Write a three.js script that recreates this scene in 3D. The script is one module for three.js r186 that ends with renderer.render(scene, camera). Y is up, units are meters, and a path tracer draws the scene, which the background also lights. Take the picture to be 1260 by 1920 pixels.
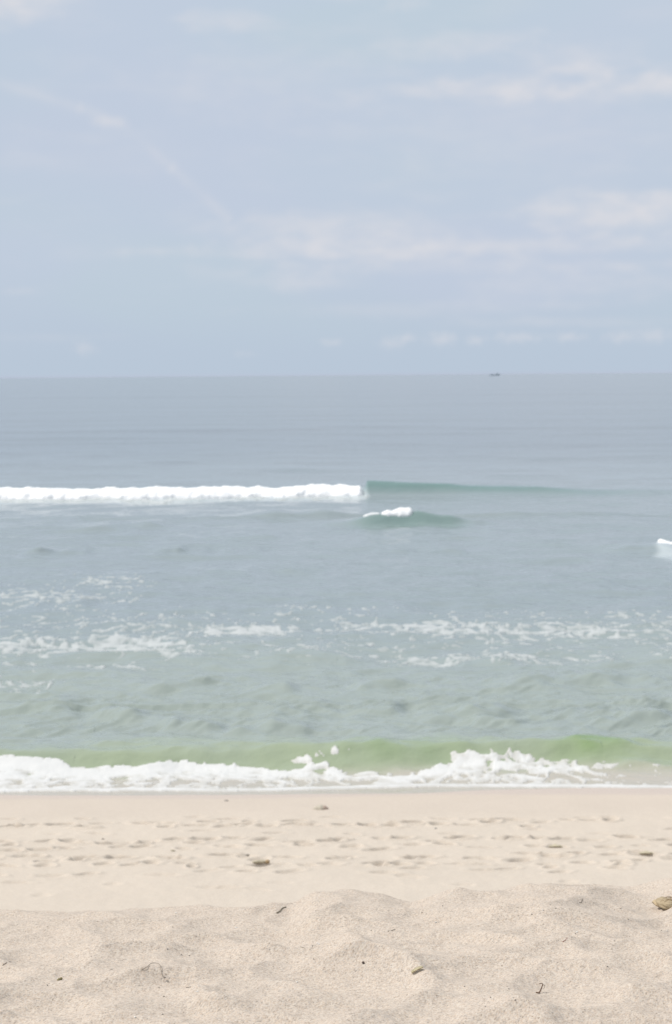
import * as THREE from 'three';
import { mergeGeometries, mergeVertices } from 'three/addons/utils/BufferGeometryUtils.js';

// ---------------------------------------------------------------- camera, sky, sun, exposure
const scene = new THREE.Scene();
const EYE = 4.6, FOCAL = 3600;                       // metres above the sea; focal length in units of a 1920-high frame
const camera = new THREE.PerspectiveCamera(2 * Math.atan(960 / FOCAL) * 180 / Math.PI, 672 / 1024, 0.1, 20000);
camera.rotation.order = 'YXZ';
camera.position.set(0, EYE, 0);
camera.rotation.set(-Math.atan(258 / FOCAL), 0, -0.4547 * Math.PI / 180);
camera.focus = 5.15;
camera.userData.fStop = 8.2;
scene.add(camera);
camera.updateMatrixWorld(true);

const EXPOSURE = 1.3;
const sun = new THREE.DirectionalLight(0xfff9f2, 2.3);
const SUN_AZ = -1.5, SUN_EL = 0.9;                 // left of the view over the sea, behind thin cloud
sun.position.set(Math.sin(SUN_AZ) * Math.cos(SUN_EL), Math.sin(SUN_EL), -Math.cos(SUN_AZ) * Math.cos(SUN_EL)).multiplyScalar(60);
sun.castShadow = true; sun.shadow.radius = 16;
sun.shadow.mapSize.set(4096, 4096);
Object.assign(sun.shadow.camera, { left: -30, right: 30, top: 30, bottom: -30, near: 1, far: 150 });
sun.target.position.set(0, 0, -15);
sun.position.add(sun.target.position);
scene.add(sun, sun.target);

// ---------------------------------------------------------------- noise
function rng(seed) { let a = seed >>> 0; return () => { a = (a + 0x6D2B79F5) >>> 0; let t = a; t = Math.imul(t ^ (t >>> 15), t | 1); t ^= t + Math.imul(t ^ (t >>> 7), t | 61); return ((t ^ (t >>> 14)) >>> 0) / 4294967296; }; }
const PERM = new Uint8Array(512), GX = new Float32Array(256), GY = new Float32Array(256);
{ const r = rng(77); const p = Array.from({ length: 256 }, (_, i) => i); for (let i = 255; i > 0; i--) { const j = Math.floor(r() * (i + 1)); [p[i], p[j]] = [p[j], p[i]]; }
  for (let i = 0; i < 512; i++) PERM[i] = p[i & 255];
  for (let i = 0; i < 256; i++) { const a = r() * Math.PI * 2; GX[i] = Math.cos(a); GY[i] = Math.sin(a); } }
function noise(x, y, wrap = 0) {                     // gradient noise, about -1..1
  const xf = Math.floor(x), yf = Math.floor(y), fx = x - xf, fy = y - yf;
  let x0 = xf, x1 = xf + 1, y0 = yf, y1 = yf + 1;
  if (wrap) { x0 = ((x0 % wrap) + wrap) % wrap; x1 = ((x1 % wrap) + wrap) % wrap; y0 = ((y0 % wrap) + wrap) % wrap; y1 = ((y1 % wrap) + wrap) % wrap; }
  x0 &= 255; x1 &= 255; y0 &= 255; y1 &= 255;
  const u = fx * fx * fx * (fx * (fx * 6 - 15) + 10), v = fy * fy * fy * (fy * (fy * 6 - 15) + 10);
  const a = PERM[PERM[x0] + y0], b = PERM[PERM[x1] + y0], c = PERM[PERM[x0] + y1], d = PERM[PERM[x1] + y1];
  const n0 = (GX[a] * fx + GY[a] * fy) * (1 - u) + (GX[b] * (fx - 1) + GY[b] * fy) * u;
  const n1 = (GX[c] * fx + GY[c] * (fy - 1)) * (1 - u) + (GX[d] * (fx - 1) + GY[d] * (fy - 1)) * u;
  return (n0 * (1 - v) + n1 * v) * 1.45;
}
function fbm(x, y, oct = 4) { let s = 0, a = 0.5, f = 1; for (let i = 0; i < oct; i++) { s += a * noise(x * f + i * 17.3, y * f - i * 9.1); f *= 2.03; a *= 0.5; } return s; }
const clamp = (x, a = 0, b = 1) => Math.min(b, Math.max(a, x));
const smooth = (a, b, x) => { const t = clamp((x - a) / (b - a)); return t * t * (3 - 2 * t); };
const mix = (a, b, t) => a + (b - a) * t;
const mix3 = (a, b, t) => [mix(a[0], b[0], t), mix(a[1], b[1], t), mix(a[2], b[2], t)];
function table(points, x) { if (x <= points[0][0]) return points[0][1]; for (let i = 1; i < points.length; i++) if (x <= points[i][0]) { const [x0, y0] = points[i - 1], [x1, y1] = points[i]; const t = (x - x0) / (x1 - x0); return mix(y0, y1, t * t * (3 - 2 * t)); } return points[points.length - 1][1]; }
const bell = (x, c, w) => Math.exp(-((x - c) * (x - c)) / (w * w));
function hash2(i, j, k = 0) { let h = Math.imul(i | 0, 374761393) ^ Math.imul(j | 0, 668265263) ^ Math.imul(k + 11, 1274126177); h = Math.imul(h ^ (h >>> 13), 1274126177); h ^= h >>> 16; return (h >>> 0) / 4294967296; }

// ---------------------------------------------------------------- the sky: air and thin clouds, by direction
const TILT = 0.00794;
const lin = (r, g, b) => new THREE.Color().setRGB(r / 255, g / 255, b / 255, THREE.SRGBColorSpace).toArray();
{
  const W = 4096, H = 2048, data = new Float32Array(W * H * 4);
  // thin cloud banks: direction across and up (thousandths of a radian from the sea view's middle and the horizon), half sizes, strength
  const B = [[-167, 187, 26, 10, 1.0], [3, 194, 55, 4, .8], [-55, 178, 22, 6, .5], [38, 187, 12, 4, .5], [70, 166, 34, 7, .62], [122, 159, 36, 8, .5], [130, 152, 15, 4, .8],
    [86, 144, 44, 6, 1.0], [145, 142, 40, 6, .8], [167, 145, 14, 6, .7], [145, 80, 60, 10, 1.0], [168, 88, 30, 5, .75], [4, 70, 60, 13, .7], [75, 65, 130, 5, .6], [-20, 63, 75, 3, .5], [-14, 48, 30, 5, .4],
    [62, 55, 105, 4, .38], [130, 45, 60, 9, .35], [90, 120, 95, 28, .22], [-36, 150, 60, 20, .3], [-120, 112, 60, 10, .12],
    [-1.4, 16.6, 5, 1.8, .8], [29, 16, 6, 3, .6], [37, 18.5, 5, 2, .8], [55.5, 18, 6.5, 3.2, 1], [73, 17.2, 5.5, 2.2, .7], [94, 18.2, 10, 2.8, .9], [120, 18.2, 8, 2.4, .7], [146.5, 18, 7, 2.8, .9], [164, 18.5, 12, 3.2, .7],
    [-129, 14.4, 5.5, 3, .7], [-162, 43.6, 9, 1.8, .35], [-47, 11, 5.5, 1.8, .35], [112, 26, 60, 3, .3], [40, 33, 80, 4, .25], [-150, 20, 40, 2, .15]];
  const trail = [[-175, 149], [-130, 136], [-108, 128], [-83, 106], [-55, 81]];
  const low = lin(183, 197, 213), mid = lin(190, 202, 218), high = lin(187, 203, 218), white = lin(213, 215, 222), top = lin(190, 203, 218), lilac = lin(193, 201, 220), mint = lin(187, 204, 213), pale = lin(203, 205, 207);
  for (let j = 0; j < H; j++) {
    const el = ((j + 0.5) / H - 0.5) * Math.PI;
    for (let i = 0; i < W; i++) {
      const az = ((i + 0.5) / W - 0.25) * 2 * Math.PI;                 // 0 = out to sea
      let a = az > Math.PI ? az - 2 * Math.PI : az;
      const X = a * 1000, Y = el * 1000, k = (j * W + i) * 4;
      if (el < 0) { for (let c = 0; c < 3; c++) data[k + c] = low[c] / EXPOSURE; data[k + 3] = 1; continue; }
      let base = mix3(low, mid, smooth(0, 70, Y)); base = mix3(base, high, smooth(110, 260, Y)); base = mix3(base, top, smooth(260, 900, Y));
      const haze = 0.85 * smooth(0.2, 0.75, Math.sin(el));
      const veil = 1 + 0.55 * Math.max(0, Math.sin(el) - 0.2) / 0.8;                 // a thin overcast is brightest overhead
      const cl = smooth(-0.1, 0.55, fbm(Math.cos(a) * 2.1 + 5, Math.sin(a) * 2.1 + Y * 0.006, 4) ) * 0.22 * smooth(0, 60, Y);
      base = mix3(base, noise(X * 0.006 + 3, Y * 0.02) > 0 ? lilac : mint, 0.32 * smooth(0, 0.5, Math.abs(noise(X * 0.006 + 3, Y * 0.02))) * smooth(6, 40, Y));
      let c = cl;
      if (Math.abs(X) < 330 && Y < 330) {
        const n1 = fbm(X * 0.018, Y * 0.07 + 3, 4), n2 = fbm(X * 0.06 + 9, Y * 0.16, 4), n3 = fbm(X * 0.25, Y * 0.35 + 7, 3);
        for (const [bx, by, rx, ry, s] of B) {
          const dx = (X - bx) / rx, dy = (Y - by) / ry;
          if (dx * dx + dy * dy > 9) continue;
          const small = rx < 14;
          const lump = small ? n3 * 1.1 : n1 * 0.55 + n2 * 0.6;
          const q = Math.sqrt(dx * dx + dy * dy) * (dy < 0 && !small ? 1.1 : 1) - lump * 0.9;
          c = Math.max(c, 0) + (small ? 0.8 : 1.1) * s * smooth(1.6, -0.1, q) * (0.75 + 0.5 * n2) * (1 - c * 0.6);
        }
        c += 0.1 * smooth(0, 0.4, n1) * smooth(20, 60, Y);
        for (let t = 0; t < trail.length - 1; t++) {
          const [x0, y0] = trail[t], [x1, y1] = trail[t + 1], L = Math.hypot(x1 - x0, y1 - y0);
          const s = ((X - x0) * (x1 - x0) + (Y - y0) * (y1 - y0)) / (L * L);
          if (s < -0.05 || s > 1.05) continue;
          const off = Math.abs((X - x0) * (y1 - y0) - (Y - y0) * (x1 - x0)) / L + n2 * 1.2;
          c += 0.3 * Math.exp(-off * off / 7) * smooth(-0.7, 0.25, fbm(X * 0.05 + 40, Y * 0.03, 3)) ;
        }
        const d0 = Math.hypot((X + 115) / 9, (Y - 129) / 3.2) + n3 * 0.4; c += 0.5 * smooth(1.4, 0.2, d0);
      }
      c = clamp(c, 0, 1);
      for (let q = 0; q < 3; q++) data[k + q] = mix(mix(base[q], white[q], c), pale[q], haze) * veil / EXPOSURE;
      data[k + 3] = 1;
    }
  }
  const sky = new THREE.DataTexture(data, W, H, THREE.RGBAFormat, THREE.FloatType);
  sky.mapping = THREE.EquirectangularReflectionMapping; sky.magFilter = sky.minFilter = THREE.LinearFilter; sky.needsUpdate = true;
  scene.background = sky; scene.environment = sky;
}
const renderer = new THREE.WebGLRenderer({ antialias: true });
renderer.setSize(672, 1024);
renderer.toneMapping = THREE.LinearToneMapping;
renderer.toneMappingExposure = EXPOSURE * 1.03;
renderer.shadowMap.enabled = true;

// ---------------------------------------------------------------- helpers
const count = {};
function numbered(name) { const n = count[name] = (count[name] ?? -1) + 1; return n ? `${name}_${String(n).padStart(3, '0')}` : name; }
function put(o, name, data) { o.name = numbered(name); Object.assign(o.userData, data); o.traverse(m => { if (m.isMesh) m.castShadow = m.receiveShadow = true; }); scene.add(o); return o; }
function part(name, geometry, material, parent) { const m = new THREE.Mesh(geometry, material); m.name = name; m.castShadow = m.receiveShadow = true; parent.add(m); return m; }
const range = (a, b, step) => { const n = Math.max(1, Math.ceil(Math.abs(b - a) / step)); return Array.from({ length: n + 1 }, (_, i) => a + (b - a) * i / n); };
// sheet over rows (distance out to sea) and columns (x, or x over distance when fan); height(x, d), color(x, d, y) -> [r, g, b]; keep(mask values) drops cells
function sheet(cols, rows, fan, height, color, uvScale = 1, mask = null) {
  const nc = cols.length, nr = rows.length, pos = new Float32Array(nc * nr * 3), col = color ? new Float32Array(nc * nr * 3) : null, uv = new Float32Array(nc * nr * 2), m = mask ? new Float32Array(nc * nr) : null;
  for (let j = 0, k = 0; j < nr; j++) for (let i = 0; i < nc; i++, k++) {
    const d = rows[j], x = fan ? cols[i] * Math.max(d, 4) : cols[i];
    if (m) m[k] = mask(x, d);
    const y = height(x, d, m ? m[k] : 0);
    pos[k * 3] = x; pos[k * 3 + 1] = y; pos[k * 3 + 2] = -d;
    uv[k * 2] = x * uvScale; uv[k * 2 + 1] = d * uvScale;
    if (col) { const c = color(x, d, y); col[k * 3] = c[0]; col[k * 3 + 1] = c[1]; col[k * 3 + 2] = c[2]; }
  }
  const idx = [];
  for (let j = 0; j < nr - 1; j++) for (let i = 0; i < nc - 1; i++) {
    const a = j * nc + i, b = a + 1, c = a + nc, e = c + 1;
    if (m && m[a] <= 0 && m[b] <= 0 && m[c] <= 0 && m[e] <= 0) continue;
    idx.push(a, b, e, a, e, c);
  }
  const g = new THREE.BufferGeometry();
  g.setAttribute('position', new THREE.BufferAttribute(pos, 3));
  g.setAttribute('uv', new THREE.BufferAttribute(uv, 2));
  if (col) g.setAttribute('color', new THREE.BufferAttribute(col, 3));
  g.setIndex(new THREE.BufferAttribute(new Uint32Array(idx), 1));
  g.computeVertexNormals();
  return g;
}
// where a sight line at frame position (u, v), in the 1260 x 1920 measure of the plan, meets a height field
function meet(u, v, height, from, to) {
  const dir = new THREE.Vector3((u - 630) / FOCAL, (960 - v) / FOCAL, -1).applyQuaternion(camera.quaternion);
  for (let d = from; d < to; d += 0.004) { const s = d / -dir.z, x = dir.x * s, y = EYE + dir.y * s; if (y <= height(x, d)) return new THREE.Vector3(x, height(x, d), -d); }
  return null;
}
const planU = (x, d) => 630 + x * FOCAL / d, planV = (x, d) => 702 + EYE * FOCAL / d - TILT * (planU(x, d) - 630);
const outAt = v => EYE * FOCAL / (v - 702);

// ---------------------------------------------------------------- textures of grain
function dataTexture(n, f, srgb) {
  const a = new Uint8Array(n * n * 4);
  for (let j = 0, k = 0; j < n; j++) for (let i = 0; i < n; i++, k += 4) { const c = f(i, j); a[k] = clamp(c[0], 0, 255); a[k + 1] = clamp(c[1], 0, 255); a[k + 2] = clamp(c[2], 0, 255); a[k + 3] = 255; }
  const t = new THREE.DataTexture(a, n, n); t.wrapS = t.wrapT = THREE.RepeatWrapping; t.magFilter = t.minFilter = THREE.LinearFilter; if (srgb) t.colorSpace = THREE.SRGBColorSpace; t.needsUpdate = true; return t;
}
const grainRandom = rng(5), GN = 2048;
const grainField = new Float32Array(GN * GN);
for (let i = 0; i < GN * GN; i++) { const r = grainRandom(); grainField[i] = (r - 0.5) * 1.1 + (r < 0.012 ? -1.6 : r > 0.988 ? 1.3 : 0); }
const grainAt = (i, j) => grainField[((j + GN) % GN) * GN + ((i + GN) % GN)];
const grainSoft = (i, j) => (grainAt(i, j) * 2 + grainAt(i + 1, j) + grainAt(i - 1, j) + grainAt(i, j + 1) + grainAt(i, j - 1) + 0.6 * (grainAt(i + 1, j + 1) + grainAt(i - 1, j - 1))) / 4;
const sandColor = dataTexture(GN, (i, j) => {
  const g = grainSoft(i, j), w = noise(i / 9, j / 9, 0) , h = hash2(i >> 1, j >> 1, 3) - 0.5;
  const l = 239 + g * 48 + w * 4;
  return [l + h * 9 + 3, l - 2, l - h * 10 - 5];
}, true);
const sandBump = dataTexture(1024, (i, j) => { const v = 128 + grainSoft(i, j) * 60 + noise(i / 6, j / 6) * 30; return [v, v, v]; });
const waterBump = dataTexture(1024, (i, j) => {
  let s = 0, a = 1, n = 8; for (let o = 0; o < 5; o++) { s += a * noise(i * n / 1024 + o * 3 * 0, j * n * 1.6 / 1024, 0) * 0.5; a *= 0.55; n *= 2; }
  const x = i / 1024, y = j / 1024; // fade across the seam
  const v = 128 + 110 * s; return [v, v, v];
});

// ---------------------------------------------------------------- the beach and its footprints
const DRY = [0.60, 0.546, 0.472];
const beachBase = d => d < 21 ? 0.052 * (21 - d) : -0.07 * (d - 21);
const footRandom = rng(21);
const prints = [];
function print(u, v, w = 0.26, deep = 0.03, turn = 0) {
  let d = 17; for (let k = 0; k < 6; k++) d = (EYE - beachBase(d)) * FOCAL / (v + 9 - 702); const x = (u - 630) * d / FOCAL;
  prints.push({ x, d, w: w / 2, h: 0.048 + footRandom() * 0.035, deep, c: Math.cos(turn), s: Math.sin(turn) });
}
for (const [v, n, jit, deep] of [[1534, 7, 4, .016], [1546, 26, 7, .034], [1562, 8, 6, .016], [1578, 24, 6, .034], [1592, 18, 6, .028], [1609, 24, 6, .034], [1624, 22, 6, .030], [1637, 14, 6, .022], [1652, 5, 8, .014], [1672, 5, 8, .012]])
  for (let i = 0; i < n * 1.5; i++) {
    const u = -320 + (i + footRandom() * 0.9) * 1900 / (n * 1.5);
    const gap = fbm(u * 0.006, v * 0.05, 2) > -0.28;
    if (gap || footRandom() < 0.3) print(u, v + (footRandom() - 0.5) * 2 * jit, 0.17 + footRandom() * 0.17, deep * (0.6 + footRandom() * 0.8), (footRandom() - 0.5) * 0.9);
  }
for (const [u, v, w, deep] of [[18, 1548, .2, .035], [155, 1550, .2, .035], [302, 1550, .17, .04], [450, 1547, .24, .04], [460, 1541, .16, .03], [545, 1548, .26, .03], [305, 1543, .2, .03], [118, 1577, .2, .03], [255, 1582, .16, .035], [355, 1582, .2, .03], [560, 1584, .2, .03], [488, 1576, .18, .03],
  [130, 1612, .17, .04], [52, 1605, .2, .03], [350, 1627, .1, .04], [870, 1573, .22, .04], [1013, 1577, .2, .03], [1180, 1575, .3, .035], [655, 1588, .2, .03], [1040, 1612, .3, .04], [712, 1627, .18, .03], [1170, 1630, .17, .03], [990, 1553, .17, .04], [900, 1541, .25, .035], [760, 1546, .3, .035], [420, 1667, .25, .018], [1035, 1633, .15, .03]]) print(u, v, w, deep * 0.9, -0.15 + footRandom() * 0.3);
const printCells = new Map();
for (const p of prints) for (let i = -1; i <= 1; i++) for (let j = -1; j <= 1; j++) { const k = `${Math.floor(p.x / 0.5) + i},${Math.floor(p.d / 0.5) + j}`; if (!printCells.has(k)) printCells.set(k, []); printCells.get(k).push(p); }
function beachY(x, d) {
  let y = beachBase(d) + 0.012 * noise(x * 0.35, d * 0.35);
  if (d < 20.2) {
    const k = smooth(20.2, 19.0, d);
    y += k * (0.011 * fbm(x * 2.2, d * 1.6, 3) + 0.006 * fbm(x * 6.5 + 3, d * 5, 2));
    const near = printCells.get(`${Math.floor(x / 0.5)},${Math.floor(d / 0.5)}`);
    if (near) for (const p of near) {
      const dx = x - p.x, dd = d - p.d, a = (dx * p.c + dd * p.s) / p.w, b = (-dx * p.s + dd * p.c) / p.h;
      const r = Math.sqrt(a * a + b * b) + 0.25 * noise(x * 9 + p.x * 7, d * 9);
      if (r < 2) y += p.deep * (-1.35 * (1 - smooth(0.35, 1.0, r)) + 0.38 * bell(r, 1.2, 0.28));
    }
  }
  return y;
}
function beachColor(x, d) {
  const edge = 20.95 + 0.17 * noise(x * 0.42, 3) + 0.03 * noise(x * 2.5, 8);
  const wet = smooth(edge - 0.45, edge - 0.2, d), damp = smooth(18.9 + 0.2 * noise(x * 0.6, 0), 20.1, d);
  const tone = 1 + 0.05 * fbm(x * 1.3, d * 1.1, 3) ;
  let c = [DRY[0] * tone, DRY[1] * tone, DRY[2] * tone];
  c = mix3(c, [0.583 * tone, 0.526 * tone, 0.457 * tone], damp);
  return mix3(c, [0.54, 0.485, 0.445], wet);
}
const spread = (a, b, step, far) => { const core = range(a, b, step); const out = [], step2 = step; let s = step2, x = b; while (x < far) { s *= 1.25; x += s; out.push(x); } return [...out.map(q => -q).reverse(), ...core, ...out]; };
{
  const cols = spread(-0.195, 0.195, 0.00058, 6);
  const rows = [...range(8, 13.2, 0.4), ...range(13.24, 21.6, 0.021), ...range(21.7, 30, 0.5)];
  const mat = new THREE.MeshStandardMaterial({ vertexColors: true, roughness: 0.95, map: sandColor.clone() });
  mat.map.repeat.set(1 / 1.9, 1 / 1.9); mat.map.needsUpdate = true;
  put(new THREE.Mesh(sheet(cols, rows, true, beachY, beachColor), mat), 'beach', { kind: 'structure', label: 'flat pale beach marked with rows of footprints below the sea edge', category: 'beach' });
}

// ---------------------------------------------------------------- the trampled dune in front
const crest = [[-400, 1712], [0, 1699], [120, 1698], [250, 1692], [400, 1690], [535, 1688], [592, 1668], [700, 1664], [768, 1680], [860, 1665], [935, 1660], [1000, 1650], [1100, 1648], [1180, 1652], [1262, 1628], [1600, 1618]];
function dents(x, d, size, seed) {                    // overlapping round-bottomed hollows with ridges between them
  const ci = Math.floor(x / size), cj = Math.floor(d / size); let s = 0;
  for (let i = -2; i <= 2; i++) for (let j = -2; j <= 2; j++) {
    const a = ci + i, b = cj + j, px = (a + hash2(a, b, seed)) * size, pd = (b + hash2(a, b, seed + 1)) * size;
    const t = (hash2(a, b, seed + 2) - 0.5) * 1.6, cx = Math.cos(t), sx = Math.sin(t), ex = 0.75 + 0.55 * hash2(a, b, seed + 3);
    const dx = x - px, dd = d - pd, p = (dx * cx + dd * sx) / (ex * 1.3), q = (-dx * sx + dd * cx) / (1 / ex * 0.9);
    const f = (p * p + q * q) / (size * size) + 0.28 * hash2(a, b, seed + 4);
    s += Math.exp(-15 * f);
  }
  return Math.min(1.1, -Math.log(s + 1e-9) / 15);
}
function duneY(x, d) {
  const lip = 6.0 + 0.16 * noise(x * 1.1, 4) + 0.2 * smooth(0.5, 1.0, x);
  const u = clamp(630 + x * FOCAL / lip, -900, 2100);
  const top = EYE - lip * (table(crest, u) - (702 - TILT * (u - 630))) / FOCAL;
  const near = 3.06 - 0.045 * (d - 4.55);
  let y = mix(near, top - 0.02 - 0.03 * (d - lip), smooth(4.7, 5.9, d));
  const over = (d - lip) / 0.12; y -= 0.43 * 0.12 * (over > 20 ? over : Math.log(1 + Math.exp(over)));
  const wx = x + 0.05 * noise(x * 4, d * 4), wd = d + 0.05 * noise(x * 4 + 31, d * 4);
  const detail = smooth(40, 12, Math.abs(x) + Math.abs(d - 5) * 0.5) * (1 - 0.35 * bell(d, lip, 0.5));
  y += detail * (0.078 * (dents(wx, wd, 0.225, 1) - 0.2) + 0.02 * (dents(wx + 0.3, wd, 0.1, 40) - 0.2) + 0.016 * fbm(x * 2.6, d * 2.6, 2) + 0.0042 * fbm(x * 14, d * 14, 3) + 0.0016 * noise(x * 60, d * 60));
  // pit at the right edge in which the brown clump lies
  return y;
}
{
  const cols = spread(-1.3, 1.3, 0.0042, 45);
  const rows = [...range(-30, 2, 1), ...range(2.3, 4.2, 0.06), ...range(4.205, 6.9, 0.0046), ...range(6.95, 13.5, 0.08)];
  const mat = new THREE.MeshStandardMaterial({ vertexColors: true, roughness: 1, map: sandColor.clone(), bumpMap: sandBump, bumpScale: 0.0016 });
  mat.map.repeat.set(1 / 2.9, 1 / 2.9); mat.map.needsUpdate = true;
  sandBump.repeat.set(1 / 1.45, 1 / 1.45);
  const color = (x, d) => { const t = 1 + 0.06 * fbm(x * 3, d * 3, 3); return [0.548 * t, 0.487 * t, 0.418 * t]; };
  put(new THREE.Mesh(sheet(cols, rows, false, duneY, color), mat), 'sand_dune', { kind: 'structure', label: 'trampled pale sand dune in the foreground with soft hollows and ridges', category: 'sand dune' });
}

// ---------------------------------------------------------------- the sea
const shoreCrest = x => outAt(1440) + 0.10 * noise(x * 0.55, 2.2) + 0.04 * noise(x * 2, 5);
const breakerLine = x => outAt(936) + 0.35 * noise(x * 0.12, 1) + 0.15 * noise(x * 0.6, 9);
const BREAK_END = (684 - 630) * 70.7 / FOCAL;
function ridge(q, front, back) { return q < 0 ? Math.exp(-(q * q) / (front * front)) : Math.exp(-(q * q) / (back * back)); }
// short swells: frame position of the crest's two ends, height, front and back width
const swells = [[-60, 1326, 150, 1350, .05, .28, .7], [150, 1352, 330, 1368, .08, .26, .7], [290, 1380, 420, 1374, .085, .2, .6], [400, 1386, 590, 1378, .075, .22, .7], [470, 1352, 640, 1344, .04, .25, .6], [640, 1358, 760, 1340, .05, .24, .6], [770, 1356, 980, 1344, .07, .25, .7], [960, 1362, 1330, 1346, .095, .26, .8],
  [860, 1374, 1010, 1366, .05, .2, .5], [470, 1246, 700, 1242, .085, .45, 1], [650, 1306, 770, 1296, .045, .3, .7], [250, 1312, 430, 1298, .045, .3, .7], [450, 1318, 560, 1312, .04, .3, .6], [880, 1302, 1200, 1288, .05, .32, .8], [820, 1252, 1010, 1246, .06, .4, .9], [1090, 1258, 1330, 1238, .055, .4, .9],
  [30, 1036, 110, 1035, .13, .3, 1.2], [100, 1038, 170, 1036, .09, .3, 1.2], [270, 1040, 350, 1038, .09, .3, 1.2], [320, 1037, 400, 1036, .11, .3, 1.2], [390, 1038, 500, 1038, .07, .3, 1.2], [690, 1042, 780, 1038, .07, .3, 1.2], [790, 1037, 880, 1037, .08, .3, 1.2], [380, 1012, 560, 1006, .09, .6, 1.6], [1130, 1030, 1300, 1027, .16, .5, 1.4], [900, 1002, 1020, 1000, .08, .6, 1.6], [120, 992, 330, 984, .1, .6, 1.8], [440, 968, 700, 968, .12, .6, 1.8],
  [880, 969, 1240, 972, .08, .6, 1.8], [560, 1092, 800, 1086, .06, .6, 1.4], [900, 1105, 1200, 1098, .06, .6, 1.4], [30, 1148, 180, 1142, .07, .5, 1.2], [300, 1170, 420, 1164, .06, .5, 1.2], [520, 1075, 620, 1070, .06, .6, 1.4], [180, 868, 420, 866, .12, 1.6, 4], [300, 882, 640, 878, .07, 1.6, 4], [830, 858, 1100, 855, .07, 1.8, 4], [500, 836, 900, 832, .08, 2.4, 6]]
  .map(([u0, v0, u1, v1, h, f, b]) => { const dd = (u, v) => EYE * FOCAL / (v - (702 - TILT * (u - 630))); const up = 1.2 * h * FOCAL / dd(u0, v0), d0 = dd(u0, v0 + up), d1 = dd(u1, v1 + up); return { x0: (u0 - 630) * d0 / FOCAL, d0, x1: (u1 - 630) * d1 / FOCAL, d1, h, f, b }; });
const shoreHeight = x => table([[-9, .12], [-3.8, .13], [-1, .10], [-0.2, .12], [0.15, .15], [1.2, .17], [1.7, .15], [2.4, .14], [2.9, .17], [3.5, .13], [4.4, .09], [9, .12]], x);
const spacing = d => 0.72 * d * d / (EYE * 1920);
function seaY(x, d) {
  const dz = spacing(d);
  let y = 0;
  const calm = smooth(21.0, 22.4, d);
  // chop, only as fine as the rows can carry
  const oct = [[0.3, .013], [0.55, .024], [1.0, .036], [1.9, .046], [4.2, .05], [9, .06], [21, .07], [55, .10], [140, .16]];
  for (const [L, A] of oct) {
    const k = smooth(2.0, 4.5, L / dz); if (k <= 0) continue;
    if (L > d * 0.35) continue;
    const dir = 0.12 * Math.sin(L * 3);
    const n = noise((x + dir * d) / (L * 1.7) + L, (d + 0.2 * Math.sin(x / L / 2) * L) / L + L * 3.7);
    y += k * A * calm * (1 - 2 * Math.abs(n) + 0.35 * n);
  }
  if (d < 26) { const c = shoreCrest(x); const h = shoreHeight(x); y += h * ridge(d - c, 0.27, 0.95) * (1 + 0.18 * noise(x * 3, d * 3)); }
  for (const s of swells) {
    if (Math.abs(d - (s.d0 + s.d1) / 2) > s.b * 3.5 + 2) continue;
    const t = (x - s.x0) / (s.x1 - s.x0); if (t < -0.05 || t > 1.05) continue;
    const env = smooth(-0.05, 0.3, t) * smooth(1.05, 0.7, t);
    const q = d - mix(s.d0, s.d1, t) + s.f * 0.8 * noise(x / s.f * 0.35, s.d0);
    y += (s.d0 < 28 ? 2.1 : s.d0 < 35 ? 1.7 : 1.25) * s.h * env * ridge(q, s.f, s.b) * (0.8 + 0.5 * noise(x * 2.2 / s.f * 0.3, s.d1 + 4));
  }
  if (d < 30) { const k = smooth(23.2, 24, d) * smooth(30, 26, d); if (k > 0) { const p = x * 0.77 - d * 0.64, q = x * 0.64 + d * 0.77; const m = smooth(-0.25, 0.4, fbm(x * 0.5 + 3, d * 0.8, 2)); y += k * (0.02 + 0.06 * m) * (0.4 - 1.0 * Math.abs(noise(q * 0.6, p * 3.4)) + 0.4 * noise(q * 1.2, p * 6.5) - 0.3 * Math.abs(noise(q * 2, p * 11))); } }
  if (d > 50 && d < 80) {
    const u = planU(x, d);
    y += table([[-2000, .12], [640, .14], [682, .2], [690, .47], [800, .40], [900, .32], [1000, .27], [1080, .19], [1200, .13], [2500, .13]], u) * ridge(d - breakerLine(x), 0.75, 2.4) * (1 + 0.12 * noise(x * 0.9, 2) * smooth(700, 900, u));
    y += table([[560, 0], [640, .14], [720, .36], [780, .42], [840, .30], [890, .14], [950, .05], [1000, 0]], u) * ridge(d - (outAt(993) + 0.3 * noise(x * 0.6, 4)), 0.42, 1.8);
    y += table([[700, 0], [770, .12], [800, .12], [860, 0]], u) * ridge(d - outAt(1006), 0.5, 1.2);
  }
  if (d < 21.8) y = mix(0.004 + 0.004 * noise(x, d * 2), y, smooth(20.9, 21.8, d));
  return y;
}
const deep = [0.14, 0.175, 0.195], teal = [0.23, 0.275, 0.29], green = [0.27, 0.312, 0.285], shoal = [0.28, 0.33, 0.225], sandy = [0.42, 0.385, 0.33], milky = [0.62, 0.68, 0.70];
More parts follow.
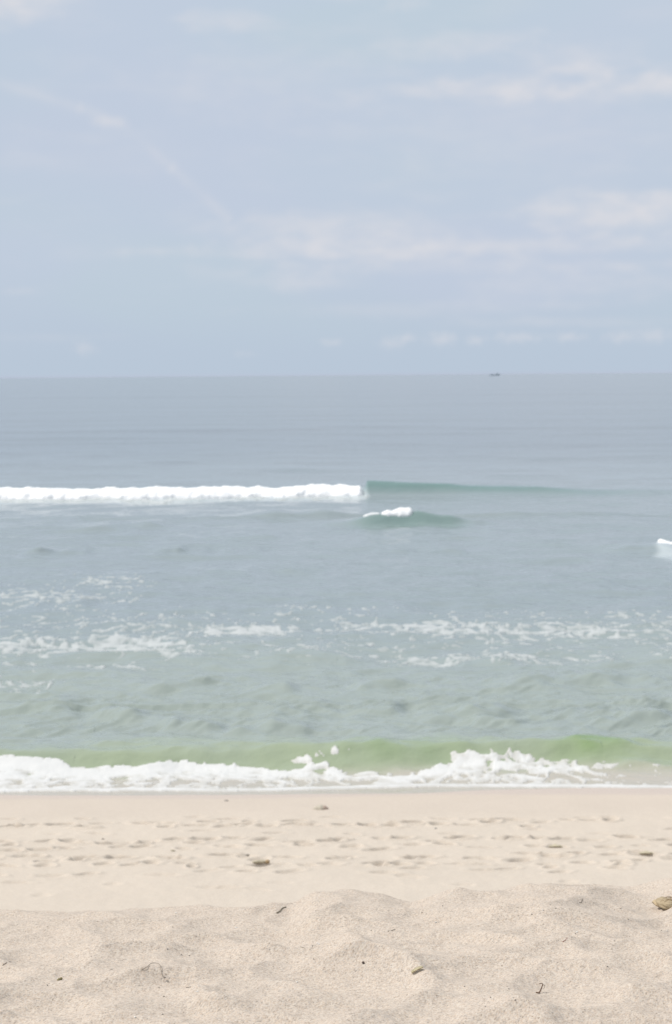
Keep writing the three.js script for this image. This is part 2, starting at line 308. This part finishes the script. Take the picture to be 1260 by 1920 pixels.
function seaColor(x, d) {
  let c = mix3(teal, deep, smooth(66, 130, d));
  c = mix3(green, c, smooth(25.5, 38, d + 2 * noise(x * 0.2, d * 0.1)));
  c = mix3(shoal, c, smooth(22.2, 23.6, d + 0.4 * noise(x * 0.7, d * 0.7)));
  if (d < 25) c = mix3(c, [0.15, 0.25, 0.07], bell(d, 22.5, 0.4) * Math.max(0.42 * bell(x, 0.75, 0.7), 0.85 * bell(x, 3.0, 0.42)) * clamp(0.75 + 0.6 * noise(x * 3, d * 3)));
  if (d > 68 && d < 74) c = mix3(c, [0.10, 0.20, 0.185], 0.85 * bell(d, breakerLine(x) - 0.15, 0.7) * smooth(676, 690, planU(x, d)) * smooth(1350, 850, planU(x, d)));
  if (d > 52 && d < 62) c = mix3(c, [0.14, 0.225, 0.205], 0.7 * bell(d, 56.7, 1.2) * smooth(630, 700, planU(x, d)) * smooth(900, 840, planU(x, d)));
  const front = 21.85 + 0.25 * noise(x * 0.6, 12) + 0.12 * noise(x * 2.4, d * 2);
  c = mix3(sandy, c, smooth(front - 0.35, front + 0.25, d));
  const u = planU(x, d);
  if (d > 60 && d < 71) c = mix3(c, milky, 0.6 * smooth(694, 676, u + 9 * noise(x, d * 0.7)) * smooth(breakerLine(x) - 4.4, breakerLine(x) - 1.5, d + 0.9 * fbm(x * 0.5, d * 0.5, 3)));
  if (d > 44 && d < 50.2) c = mix3(c, milky, 0.5 * smooth(1222, 1242, u + 8 * noise(x * 2, d)) * smooth(45.4, 47, d + noise(x * 1.5, d)) * smooth(50.2, 49.4, d));
  return c;
}
const seaCols = [...(() => { const out = []; let s = 0.0004, t = 0.19; while (t < 4) { s *= 1.22; t += s; out.push(t); } return out; })()];
const seaT = [...seaCols.map(q => -q).reverse(), ...range(-0.19, 0.19, 0.00042), ...seaCols];
const seaRows = []; for (let d = 19.5; d < 9000;) { seaRows.push(d); let s = Math.max(0.035, spacing(d)); if (d > 53.5 && d < 72.5) s = 0.14; if (d > 46 && d < 53) s = 0.1; d += Math.min(s, 400); }
{
  const mat = new THREE.MeshPhysicalMaterial({ vertexColors: true, roughness: 0.13, ior: 1.333, bumpMap: waterBump, bumpScale: 0.03 });
  waterBump.repeat.set(1 / 3.1, 1 / 3.1);
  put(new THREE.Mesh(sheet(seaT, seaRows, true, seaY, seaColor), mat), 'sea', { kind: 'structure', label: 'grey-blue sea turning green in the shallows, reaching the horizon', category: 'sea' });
}
const foamMat = new THREE.MeshStandardMaterial({ color: new THREE.Color().setRGB(0.84, 0.84, 0.845), roughness: 0.7 });
const thinFoamMat = new THREE.MeshStandardMaterial({ vertexColors: true, roughness: 0.6, transparent: true, opacity: 0.82 }), fleckMat = new THREE.MeshStandardMaterial({ vertexColors: true, roughness: 0.6, transparent: true, opacity: 0.55 });
const bubbles = (x, d) => 0.5 + 0.5 * fbm(x * 9, d * 9, 3);

// foam washing up at the sea's edge
function shoreFoam(x, d) {
  const wx = x + 0.2 * fbm(x * 2, d * 2, 2), wd = d + 0.22 * fbm(x * 1.7 + 20, d * 1.7, 3);
  const web = 1 - 2.3 * Math.abs(fbm(wx * 2.6, wd * 2.6 + 4, 4)), fine = fbm(wx * 8, wd * 6, 3);
  const u = planU(x, d), v = planV(x, d) - seaY(x, d) * FOCAL / d;
  const topV = table([[-400, 1425], [0, 1424], [90, 1426], [130, 1442], [220, 1440], [330, 1430], [420, 1438], [520, 1448], [600, 1432], [640, 1448], [760, 1456], [840, 1436], [870, 1418], [960, 1424], [1010, 1452], [1080, 1456], [1200, 1468], [1500, 1470]], u);
  const dense = table([[-400, .6], [0, .62], [200, .52], [420, .38], [600, .26], [700, .24], [840, .26], [930, .24], [1020, .04], [1150, -.08], [1260, -.04], [1600, .2]], u);
  let m = -1;
  m = dense + 0.8 * web + 0.6 * fine - 0.66 + 0.4 * bell(v, topV + 12, 14) * smooth(1150, 900, u);
  m -= 3.2 * smooth(topV + 8, topV - 12, v + 9 * fine);
  const strings = bell(v, table([[480, 1452], [560, 1432], [640, 1412], [680, 1400]], u), 8) * smooth(500, 560, u) * smooth(660, 640, u);
  m = Math.max(m, strings > 0.15 ? strings * 0.52 + 0.9 * fine - 0.86 + 0.75 * web : -1);
  m -= 0.3 * smooth(1460, 1478, v + 6 * fine) * smooth(1000, 900, u);
  const crestBits = bell(v, 1428, 14) * smooth(830, 870, u) * smooth(1060, 960, u);
  if (crestBits > 0.12) m = Math.max(m, crestBits * 0.8 + 0.75 * web - 0.9 + 0.7 * fine);
  const rightBits = bell(v, 1450, 16) * smooth(960, 1010, u) * smooth(1330, 1040, u);
  if (rightBits > 0.12) m = Math.max(m, rightBits * 0.75 + 0.7 * web - 0.92 + 0.7 * fine);
  const edge = 21.02 + 0.17 * noise(x * 0.42, 3) + 0.03 * noise(x * 2.5, 8);
  const lace = bell(d, edge + 0.1, 0.1) * (0.75 + 0.3 * noise(x * 1.2, 30));
  m = Math.max(m, lace - 0.35 + 0.2 * fine);
  m -= 2 * smooth(edge + 0.03, edge - 0.08, d);
  return clamp(m, -0.4, 0.7);
}
{
  const rows = seaRows.filter(d => d > 20.7 && d < 25.2), cols = seaT.filter(t => Math.abs(t) < 0.5);
  const h = (x, d, m) => seaY(x, d) + (m <= 0 ? m * 0.05 - 0.004 : 0.003 + 0.016 * Math.sqrt(m) + 0.012 * m * bubbles(x, d) * smooth(21.1, 22.2, d));
  put(new THREE.Mesh(sheet(cols, rows, true, h, (x, d) => { const m = shoreFoam(x, d); return mix3([0.60, 0.59, 0.56], [0.74, 0.74, 0.735], smooth(0.05, 0.5, m + 0.25 * fbm(x * 5, d * 7, 4))); }, 1, shoreFoam), thinFoamMat), 'shore_foam', { kind: 'stuff', label: 'white foam of the spent wave washing onto the sand', category: 'sea foam' });
}
// scattered flecks of foam in the shallows
function fleckFoam(x, d) {
  const u = planU(x, d), v = planV(x, d);
  let k = 0;
  k = Math.max(k, bell(v, 1228, 26) * smooth(420, 300, u) * 0.9, bell(v, 1197, 12) * smooth(310, 400, u) * smooth(600, 530, u) * 1.05, bell(v, 1142, 40) * smooth(360, 150, u) * 0.62, bell(v, 1105, 16) * bell(u, 200, 90) * 0.72);
  k = Math.max(k, bell(v, 1190, 26) * smooth(520, 640, u) * (0.68 + 0.2 * bell(u, 900, 130)), bell(v, 1252, 11) * smooth(560, 680, u) * smooth(1150, 1000, u) * 0.72, bell(v, 1274, 10) * bell(u, 200, 80) * 0.8, bell(v, 1240, 14) * bell(u, 330, 90) * 0.85, bell(v, 1305, 22) * smooth(160, 60, u) * .55, bell(v, 1165, 16) * bell(u, 1170, 60) * 0.7);
  k = Math.max(k, 0.42 * smooth(1120, 1180, v) * smooth(1290, 1240, v));
  if (k < 0.2) return -1;
  const wx = x + 0.5 * fbm(x * 0.8, d * 0.8, 2), wd = d + 0.5 * fbm(x * 0.8 + 9, d * 0.8, 2);
  const web = 1 - 2.6 * Math.abs(fbm(wx * 1.6, wd * 1.5, 4)), fine = fbm(wx * 6.5, wd * 3.0, 3), big = fbm(x * 0.45 + 3, d * 0.5, 2);
  return clamp(0.8 * k + 0.62 * web + 0.95 * fine + 0.4 * big - 0.97, -0.4, 0.6);
}
{
  const rows = seaRows.filter(d => d > 26.5 && d < 46), cols = seaT.filter(t => Math.abs(t) < 0.5);
  const h = (x, d, m) => seaY(x, d) + (m <= 0 ? m * 0.06 - 0.004 : 0.003 + 0.02 * Math.sqrt(m));
  put(new THREE.Mesh(sheet(cols, rows, true, h, (x, d) => mix3([0.50, 0.54, 0.54], [0.74, 0.76, 0.76], smooth(0.0, 0.4, fleckFoam(x, d) )), 1, fleckFoam), fleckMat), 'foam_flecks', { kind: 'stuff', label: 'scattered white foam flecks drifting over the green shallows', category: 'sea foam' });
}
// torn foam trailing on the water in front of and behind the far breaker
{
  const mask = (x, d) => {
    const u = planU(x, d), q = d - breakerLine(x), fine = fbm(x * 2.2, d * 1.4, 4), web = 1 - 2.4 * Math.abs(fbm(x * 0.7, d * 0.9 + 7, 4));
    const k = Math.max(smooth(-4.6, -1.2, q) * smooth(0, -0.9, q) * 0.95, smooth(0.6, 1.4, q) * smooth(4, 1.6, q) * 0.5) * smooth(705, 670, u + 14 * noise(x, d));
    return k < 0.12 ? -1 : clamp(0.8 * k + 0.55 * web + 0.8 * fine - 0.98, -0.4, 0.6);
  };
  const rows = seaRows.filter(d => d > 64 && d < 75), cols = seaT.filter(t => Math.abs(t) < 0.6);
  put(new THREE.Mesh(sheet(cols, rows, true, (x, d, m) => seaY(x, d) + (m <= 0 ? m * 0.06 - 0.004 : 0.004 + 0.04 * Math.sqrt(m)), (x, d) => mix3([0.5, 0.54, 0.54], [0.78, 0.8, 0.8], smooth(0, 0.4, mask(x, d))), 1, mask), fleckMat), 'foam_trail', { kind: 'stuff', label: 'torn pale foam on the water around the long white breaker', category: 'sea foam' });
}
// white water of a breaking wave: a lumpy roll along the crest
function whiteWater(xs, line, tall, deepFront, deepBack, seed, on = false) {
  const n = 26, pos = [], idx = [];
  xs.forEach((x, i) => {
    const h = tall(x), d = line(x);
    for (let k = 0; k < n; k++) {
      const s = k / (n - 1), a = s * Math.PI;
      const lump = 1 + 0.13 * fbm(x * 2.3 + seed, s * 2.1, 3) + 0.13 * fbm(x * 0.7 + seed, s * 0.8 + 8, 2) + 0.05 * noise(x * 3, s * 9 + seed);
      const wide = a < Math.PI / 2 ? deepFront : deepBack;
      const q = -Math.cos(a) * wide * lump * (0.4 + 0.6 * Math.min(1, h / 0.3)), y = Math.pow(Math.sin(a), 0.6) * h * lump;
      pos.push(x + 0.03 * noise(x * 5, s * 6 + 3), on ? seaY(x, d + q) + y - 0.03 : y - 0.04, -(d + q));
    }
    if (i) for (let k = 0; k < n - 1; k++) { const A = (i - 1) * n + k, Bq = A + 1, C = A + n, D = C + 1; idx.push(A, D, Bq, A, C, D); }
  });
  const g = new THREE.BufferGeometry();
  g.setAttribute('position', new THREE.Float32BufferAttribute(pos, 3)); g.setIndex(idx); g.computeVertexNormals();
  return g;
}
function wave(at, label) { const g = new THREE.Group(); g.position.copy(at); put(g, 'breaking_wave', { label, category: 'wave' }); return g; }
const inGroup = (g, o) => { g.translate(-o.position.x, -o.position.y, -o.position.z); return g; };
{
  const o = wave(new THREE.Vector3(-6, 0, -70.5), 'long white breaking wave rolling in on the left, farthest from the beach');
  const xs = [...range(-60, -15, 0.25), ...range(-14.9, BREAK_END, 0.03)];
  const tall = x => (0.52 + 0.06 * noise(x * 0.5, 2) + 0.05 * noise(x * 1.6, 12) + 0.03 * noise(x * 4, 5) + 0.05 * smooth(BREAK_END - 4, BREAK_END, x)) * Math.sqrt(smooth(BREAK_END + 0.01, BREAK_END - 0.22, x)) + 0.01;
  part('white_water', inGroup(whiteWater(xs, x => breakerLine(x) - 0.35 + 0.3 * noise(x * 0.45, 60), tall, 0.9, 1.4, 3), o), foamMat, o);
}
{
  const d0 = outAt(992), xc = (744 - 630) * d0 / FOCAL, o = wave(new THREE.Vector3(xc, 0, -d0), 'small green wave with a little white cap in front of the long breaker');
  const tall = x => { const t = (x - xc) / 0.46; return 0.02 + (0.13 + 0.05 * t + 0.05 * noise(x * 5, 1)) * Math.sqrt(clamp(1 - Math.pow(Math.abs(t), 5))); };
  const cap = whiteWater(range(xc - 0.46, xc + 0.46, 0.02), x => d0 - 0.16 + 0.08 * noise(x * 2, 3), tall, 0.3, 0.3, 9, true);
  part('white_cap', inGroup(cap, o), foamMat, o);
  const t2 = x => 0.01 + 0.07 * Math.sqrt(clamp(1 - Math.pow((x - xc + 0.75) / 0.25, 2)));
  const tip = whiteWater(range(xc - 1.0, xc - 0.5, 0.02), x => d0 - 0.1, t2, 0.15, 0.2, 14, true);
  part('white_cap', inGroup(tip, o), foamMat, o);
}
{
  const d0 = 49.9, xc = (1232 - 630) * d0 / FOCAL, o = wave(new THREE.Vector3(xc + 0.6, 0, -d0), 'short white wave cap cut by the right edge of the view');
  const tall = x => 0.01 + (0.25 - 0.03 * smooth(xc + 0.1, xc + 0.5, x) + 0.05 * noise(x * 3, 7)) * Math.sqrt(smooth(xc - 0.02, xc + 0.12, x) * smooth(xc + 1.9, xc + 1.4, x));
  part('white_water', inGroup(whiteWater(range(xc - 0.02, xc + 1.9, 0.02), x => d0 - 0.15 * smooth(xc, xc + 0.4, x), tall, 0.5, 0.4, 22), o), foamMat, o);
}

// ---------------------------------------------------------------- small things lying on the sand
const plain = (r, g, b, rough = 0.85) => new THREE.MeshStandardMaterial({ color: new THREE.Color().setRGB(r, g, b), roughness: rough });
const vertexMat = new THREE.MeshStandardMaterial({ vertexColors: true, roughness: 0.9 });
function lump([rx, ry, rz], seed, rough, tone, detail = 4) {              // an uneven pebble, husk or clod
  const g0 = mergeVertices((() => { const g = new THREE.IcosahedronGeometry(1, detail); g.deleteAttribute('uv'); g.deleteAttribute('normal'); return g; })(), 1e-4);
  const p = g0.attributes.position, col = new Float32Array(p.count * 3);
  for (let i = 0; i < p.count; i++) {
    const x = p.getX(i), y = p.getY(i), z = p.getZ(i);
    const n = fbm(x * 1.3 + seed, y * 1.3 + z * 1.1 + seed * 2, 3) * rough + noise(x * 5 + z * 3 + seed, y * 5 - z * 4) * rough * 0.25;
    p.setXYZ(i, x * rx * (1 + n), y * ry * (1 + n), z * rz * (1 + n));
    const t = 0.75 + 0.5 * fbm(x * 2.6 + seed, y * 2.6 + z * 2, 3) + 0.12 * noise(x * 14, z * 14 + y * 9);
    const c = tone(x, y, z, seed); for (let q = 0; q < 3; q++) col[i * 3 + q] = clamp(c[q] * t * 1.3);
  }
  g0.setAttribute('color', new THREE.BufferAttribute(col, 3)); g0.computeVertexNormals();
  return g0;
}
function rod(points, r0, r1, seg = 40, side = 7) {                        // a tapering stem through the points
  const c = new THREE.CatmullRomCurve3(points.map(p => new THREE.Vector3(...p))), g = new THREE.TubeGeometry(c, seg, 1, side, false), p = g.attributes.position, v = new THREE.Vector3(), o = new THREE.Vector3();
  for (let i = 0; i <= seg; i++) { c.getPointAt(i / seg, o); const r = mix(r0, r1, i / seg) * (1 + 0.22 * noise(i * 0.37, r0 * 900)); for (let k = 0; k <= side; k++) { const n = i * (side + 1) + k; v.fromBufferAttribute(p, n).sub(o).multiplyScalar(r).add(o); p.setXYZ(n, v.x, v.y, v.z); } }
  const ends = [[0, r0], [1, r1]].map(([t, r]) => { const s = new THREE.SphereGeometry(r * 0.98, side, 5); c.getPointAt(t, o); s.translate(o.x, o.y, o.z); return s; });
  g.computeVertexNormals();
  return mergeGeometries([g, ...ends]);
}
const onDune = (u, v) => meet(u, v, duneY, 3.9, 8) ?? new THREE.Vector3(0, 3, -5);
const onBeach = (u, v) => meet(u, v, beachY, 11, 21.6) ?? new THREE.Vector3(0, 0.3, -16);
function lying(at, name, label, category, geometry, material, group) { const m = new THREE.Mesh(geometry, material); m.position.copy(at); return put(m, name, group ? { label, category, group } : { label, category }); }
const olive = () => [0.36, 0.32, 0.24], dark = () => [0.2, 0.17, 0.145];

lying(onBeach(602, 1517), 'beach_stone', 'grey-brown dome-shaped stone half buried on the smooth sand near the foam', 'stone', lump([0.078, 0.045, 0.06], 3, 0.22, x => x > 0.3 ? [0.44, 0.34, 0.28] : [0.43, 0.39, 0.32]), vertexMat);
lying(onBeach(424, 1502), 'beach_pebble', 'small dark pebble at the edge of the wet sand', 'pebble', lump([0.026, 0.016, 0.02], 6, 0.2, () => [0.38, 0.34, 0.3]), vertexMat);
lying(onBeach(817, 1554), 'beach_pebble', 'small grey pebble alone right of the middle among the upper footprints', 'pebble', lump([0.013, 0.011, 0.012], 8, 0.2, () => [0.2, 0.2, 0.2]), vertexMat);
lying(onBeach(193, 1574), 'beach_pebble', 'tiny dark pebble on the left among the middle footprints', 'pebble', lump([0.014, 0.011, 0.012], 9, 0.2, dark), vertexMat);
lying(onBeach(324, 1596), 'beach_pebble', 'olive pebble on the left above the lower footprints', 'pebble', lump([0.022, 0.014, 0.02], 10, 0.25, olive), vertexMat);
lying(onBeach(464, 1604), 'beach_pebble', 'small flat dark pebble up and left of the driftwood', 'pebble', lump([0.02, 0.010, 0.016], 12, 0.2, () => [0.22, 0.2, 0.17]), vertexMat);
{
  const at = onBeach(488, 1619), o = new THREE.Group(); o.position.copy(at);
  const body = lump([0.074, 0.015, 0.022], 15, 0.13, () => [0.44, 0.39, 0.29]); body.rotateY(0.12); body.translate(0, 0.013, 0);
  part('bark', body, vertexMat, o);
  const end = lump([0.02, 0.018, 0.02], 16, 0.15, () => [0.36, 0.26, 0.15], 3); end.translate(0.066, 0.014, 0.006);
  part('broken_end', end, vertexMat, o);
  put(o, 'driftwood', { label: 'short olive-brown piece of driftwood lying among the footprints', category: 'driftwood' });
}
for (const [u, v, label] of [[1042, 1588, 'flat olive clump of dried seaweed among the middle footprints at right'], [1212, 1600, 'olive clump of dried seaweed nearest the right edge of the footprints']])
  lying(onBeach(u, v), 'seaweed_clump', label, 'seaweed', mergeGeometries([0, 1, 2, 3].map(k => { const g = lump([0.035 - 0.005 * k, 0.010, 0.024], 20 + k + u * 0.01, 0.5, () => [0.47, 0.42, 0.31], 3); g.translate([-0.03, 0.015, 0.045, 0.0][k], 0.004 + 0.004 * (k % 2), [0, 0.012, 0.004, -0.02][k]); return g; })), vertexMat);

// on the dune
const bit = (at, d) => [at.x + d[0], at.y + d[1], at.z + d[2]];
function onLine(list, lift) { const first = onDune(...list[0]); return { at: first, pts: list.map(([u, v], i) => { const p = onDune(u, v); return [p.x - first.x, p.y - first.y + (Array.isArray(lift) ? lift[i] : lift), p.z - first.z]; }) }; }
{
  const at = onDune(1012, 1862), o = new THREE.Group(); o.position.copy(at);
  part('stem', rod([[-0.0085, 0.0025, 0.004], [-0.003, 0.0015, 0.003], [0.0015, 0.006, 0], [0.006, 0.016, -0.003], [0.008, 0.0215, -0.004], [0.004, 0.0235, -0.004], [0.0, 0.0225, -0.004]], 0.0021, 0.0009), plain(0.15, 0.09, 0.06), o);
  part('side_shoot', rod([[0.0075, 0.020, -0.004], [0.0115, 0.019, -0.003], [0.0125, 0.014, -0.002], [0.0095, 0.010, -0.001]], 0.0008, 0.0005, 20, 5), plain(0.24, 0.18, 0.13), o);
  put(o, 'curled_twig', { label: 'dark brown hook-shaped twig standing in the sand at lower right', category: 'twig' });
}
{
  const { at, pts } = onLine([[266, 1822], [275, 1817], [285, 1810], [292, 1810], [300, 1813], [302, 1820], [303, 1828], [305, 1832]], [.001, .004, .006, .006, .004, .003, .002, .001]);
  const o = new THREE.Group(); o.position.copy(at);
  part('stem', rod(pts, 0.0009, 0.0006, 70, 6), plain(0.27, 0.225, 0.18), o);
  const knot = lump([0.0035, 0.002, 0.004], 31, 0.2, dark, 2); knot.translate(pts[7][0] + 0.006, pts[7][1] + 0.0004, pts[7][2] + 0.012); part('knot', knot, vertexMat, o);
  put(o, 'bent_twig', { label: 'thin grey twig bent into an arch on the sand at lower left', category: 'twig' });
}
for (const [list, r, c, label] of [[[[5, 1812], [11, 1807], [19, 1803]], .0012, [.26, .21, .17], 'thin dark twig by the left edge of the foreground sand'], [[[519, 1713], [525, 1709], [530, 1704], [536, 1702]], .0022, [.22, .19, .14], 'short dark twig below the dune crest left of the middle'],
  [[[728, 1747], [735, 1745], [741, 1743]], .0011, [.15, .12, .09], 'short thin twig under the mound right of the middle'], [[[1055, 1767], [1059, 1764], [1064, 1760]], .0012, [.34, .17, .14], 'small reddish twig on the sand at right'], [[[1086, 1693], [1089, 1693], [1092, 1688], [1093, 1685]], .0009, [.2, .16, .13], 'tiny hooked twig just below the crest at right'],
  [[[424, 1854 - 1], [350, 1852]].slice(1).concat([[354, 1852], [358, 1851]]), .0011, [.08, .07, .06], 'tiny black twig near the bent twig at lower left'], [[[564, 1776], [567, 1777], [571, 1779]], .001, [.15, .13, .1], 'tiny dark twig left of the round seed']]) {
  const { at, pts } = onLine(list, r * 0.6); lying(at, 'twig', label, 'twig', rod(pts, r, r * 0.65, 24, 6), plain(...c));
}
lying(onDune(681, 1807), 'seed', 'round dark brown seed on the sand below the middle', 'seed', (() => { const g = lump([0.0036, 0.0036, 0.0036], 41, 0.06, () => [0.09, 0.065, 0.055], 3); g.translate(0, 0.0025, 0); return g; })(), vertexMat);
{ // a curled dry leaf
  const g = new THREE.PlaneGeometry(0.032, 0.014, 24, 10), p = g.attributes.position;
  for (let i = 0; i < p.count; i++) { const x = p.getX(i), y = p.getY(i), t = x / 0.018, w = 0.25 + 0.75 * Math.sqrt(Math.max(0, 1 - t * t * 0.95)); p.setXYZ(i, x, 0.001 + 0.003 * Math.cos(t * 1.4) + 0.006 * (y / 0.008) * (y / 0.008) + 0.003 * t + 0.001 * noise(x * 300, y * 300), -y * w); }
  g.computeVertexNormals(); g.rotateZ(0.2);
  const vein = rod([[-0.0155, -0.0008, 0], [0, 0.0042, 0], [0.0155, 0.0048, 0]], 0.0006, 0.0004, 16, 5);
  const o = new THREE.Group(); o.position.copy(onDune(783, 1822)); o.rotation.y = 0.25;
  part('blade', g, new THREE.MeshStandardMaterial({ color: new THREE.Color().setRGB(0.50, 0.44, 0.29), roughness: 0.7, side: THREE.DoubleSide }), o);
  part('vein', vein, plain(0.42, 0.37, 0.2), o);
  put(o, 'dry_leaf', { label: 'small curled yellow-green leaf lying on the sand right of the middle', category: 'leaf' });
}
{ // coarse clump in the pit by the right edge
  const at = onDune(1266, 1692), r = rng(90), o = new THREE.Group(); o.position.copy(at);
  part('husk', (() => { const g = lump([0.085, 0.019, 0.05], 51, 0.4, (x, y, z) => x > 0.0 ? [0.36, 0.26, 0.15] : [0.39, 0.31, 0.20], 5); g.rotateZ(-0.22); g.translate(0.016, -0.016, 0); return g; })(), vertexMat, o);
  const fibres = []; for (let k = 0; k < 34; k++) { const a = r() * Math.PI, l = 0.012 + r() * 0.02, x = (r() - 0.5) * 0.085, z = 0.02 + r() * 0.02, y = 0.014 + (r() - 0.5) * 0.02 - x * 0.2; fibres.push(rod([[x, y, z], [x + l * 0.5 * Math.cos(a), y + 0.003, z + 0.006], [x + l * Math.cos(a), y - 0.004, z + l * 0.4 * Math.sin(a)]], 0.0009, 0.0005, 8, 4)); }
  part('fibre', mergeGeometries(fibres), plain(0.30, 0.21, 0.12), o).userData.kind = 'stuff';
  put(o, 'coconut_husk', { label: 'brown fibrous clump half buried below the crest at the right edge', category: 'husk' });
}
lying(onDune(113, 1837), 'seaweed_scrap', 'green-brown scrap of seaweed on the dark slope at lower left', 'seaweed', mergeGeometries([0, 1, 2].map(k => { const g = lump([0.004, 0.0035, 0.003], 60 + k, 0.4, () => [0.25, 0.21, 0.11], 2); g.translate([0.002, -0.002, -0.004][k], 0.003 - k * 0.001, k * 0.004); return g; })), vertexMat);
// grit and bits of shell, each lying free on the dune
const grit = [lump([0.0023, 0.0016, 0.0019], 71, 0.3, () => [0.25, 0.22, 0.2], 2), lump([0.0030, 0.0016, 0.002], 72, 0.35, () => [0.3, 0.26, 0.22], 2), lump([0.0018, 0.0015, 0.0018], 73, 0.2, () => [0.2, 0.18, 0.16], 2)];
[[89, 1848, 2], [298, 1852, 1], [307, 1869, 1], [910, 1888, 0], [966, 1876, 0], [830, 1699, 0], [791, 1712, 1], [997, 1715, 1], [1042, 1704, 2], [1152, 1765, 0], [1147, 1780, 1], [314, 1781, 0], [340, 1791, 0], [324, 1739, 2], [476, 1691, 0], [588, 1799, 2], [696, 1746, 2], [1178, 1724, 1], [1164, 1704, 2], [954, 1855, 2], [305, 1903, 2], [355, 1793, 2], [163, 1705, 2], [16, 1704, 2], [209, 1818, 1], [586, 1774, 2], [1079, 1751, 2], [1240, 1745, 2], [1139, 1814, 2], [871, 1850, 2], [1032, 1697, 2], [920, 1871, 2]].forEach(([u, v, k], i) => {
  const m = lying(onDune(u, v), 'grit', 'tiny dark grain of grit on the pale foreground sand', 'grit', grit[k], vertexMat, 'dark grit on the foreground sand'); m.position.y += 0.0006; m.rotation.y = i * 1.7; });
const shellBits = [lump([0.0042, 0.0016, 0.003], 81, 0.3, () => [0.62, 0.59, 0.55], 2), lump([0.0016, 0.0048, 0.0014], 82, 0.2, () => [0.66, 0.64, 0.61], 2)];
[[443, 1740, 0], [253, 1908, 0], [557, 1842, 0], [330, 1713, 0], [1018, 1709, 1], [1251, 1747, 1], [370, 1860, 0], [595, 1769, 0], [1082, 1748, 0], [817, 1731, 0], [598, 1771, 0], [1202, 1750, 0]].forEach(([u, v, k], i) => {
  const m = lying(onDune(u, v), 'shell_fragment', 'tiny white shell fragment on the pale foreground sand', 'shell', shellBits[k], vertexMat, 'white shell fragments on the foreground sand'); m.position.y += 0.001; m.rotation.y = i * 2.1; });

// ---------------------------------------------------------------- the ship on the horizon
{
  const d = 3600, o = new THREE.Group(); o.position.set((929 - 630) * d / FOCAL, 0, -d); o.scale.setScalar(0.75);
  const hull = new THREE.Shape(); hull.moveTo(-12.5, 0); hull.lineTo(11, 0); hull.quadraticCurveTo(13, 1.6, 14, 3.4); hull.lineTo(6, 2.3); hull.lineTo(-9, 2.1); hull.lineTo(-13, 2.6); hull.closePath();
  const hg = new THREE.ExtrudeGeometry(hull, { depth: 6, bevelEnabled: true, bevelSize: 0.25, bevelThickness: 0.4, bevelSegments: 2 }); hg.translate(0, 0, -3);
  const hazedPaint = plain(0.40, 0.45, 0.50, 0.6), hazedHouse = plain(0.45, 0.49, 0.53, 0.6);  // ship colours paled to stand in for distance haze; no fog is built
  part('hull', hg, hazedPaint, o);
  const box = (w, h, l, x, y) => { const g = new THREE.BoxGeometry(w, h, l, 2, 2, 2); g.translate(x, y, 0); return g; };
  part('wheelhouse', mergeGeometries([box(6.5, 2.6, 4.4, 6.5, 3.7), box(4.2, 1.2, 3.6, 6.2, 5.5)]), hazedHouse, o);
  part('deck_load', box(7, 1.6, 4, -5.5, 3.0), hazedPaint, o);
  const m = new THREE.CylinderGeometry(0.12, 0.2, 5, 8); m.translate(0.4, 4.8, 0); part('mast', m, hazedHouse, o);
  put(o, 'distant_ship', { label: 'small dark ship far out on the horizon', category: 'ship' });
}
renderer.render(scene, camera);
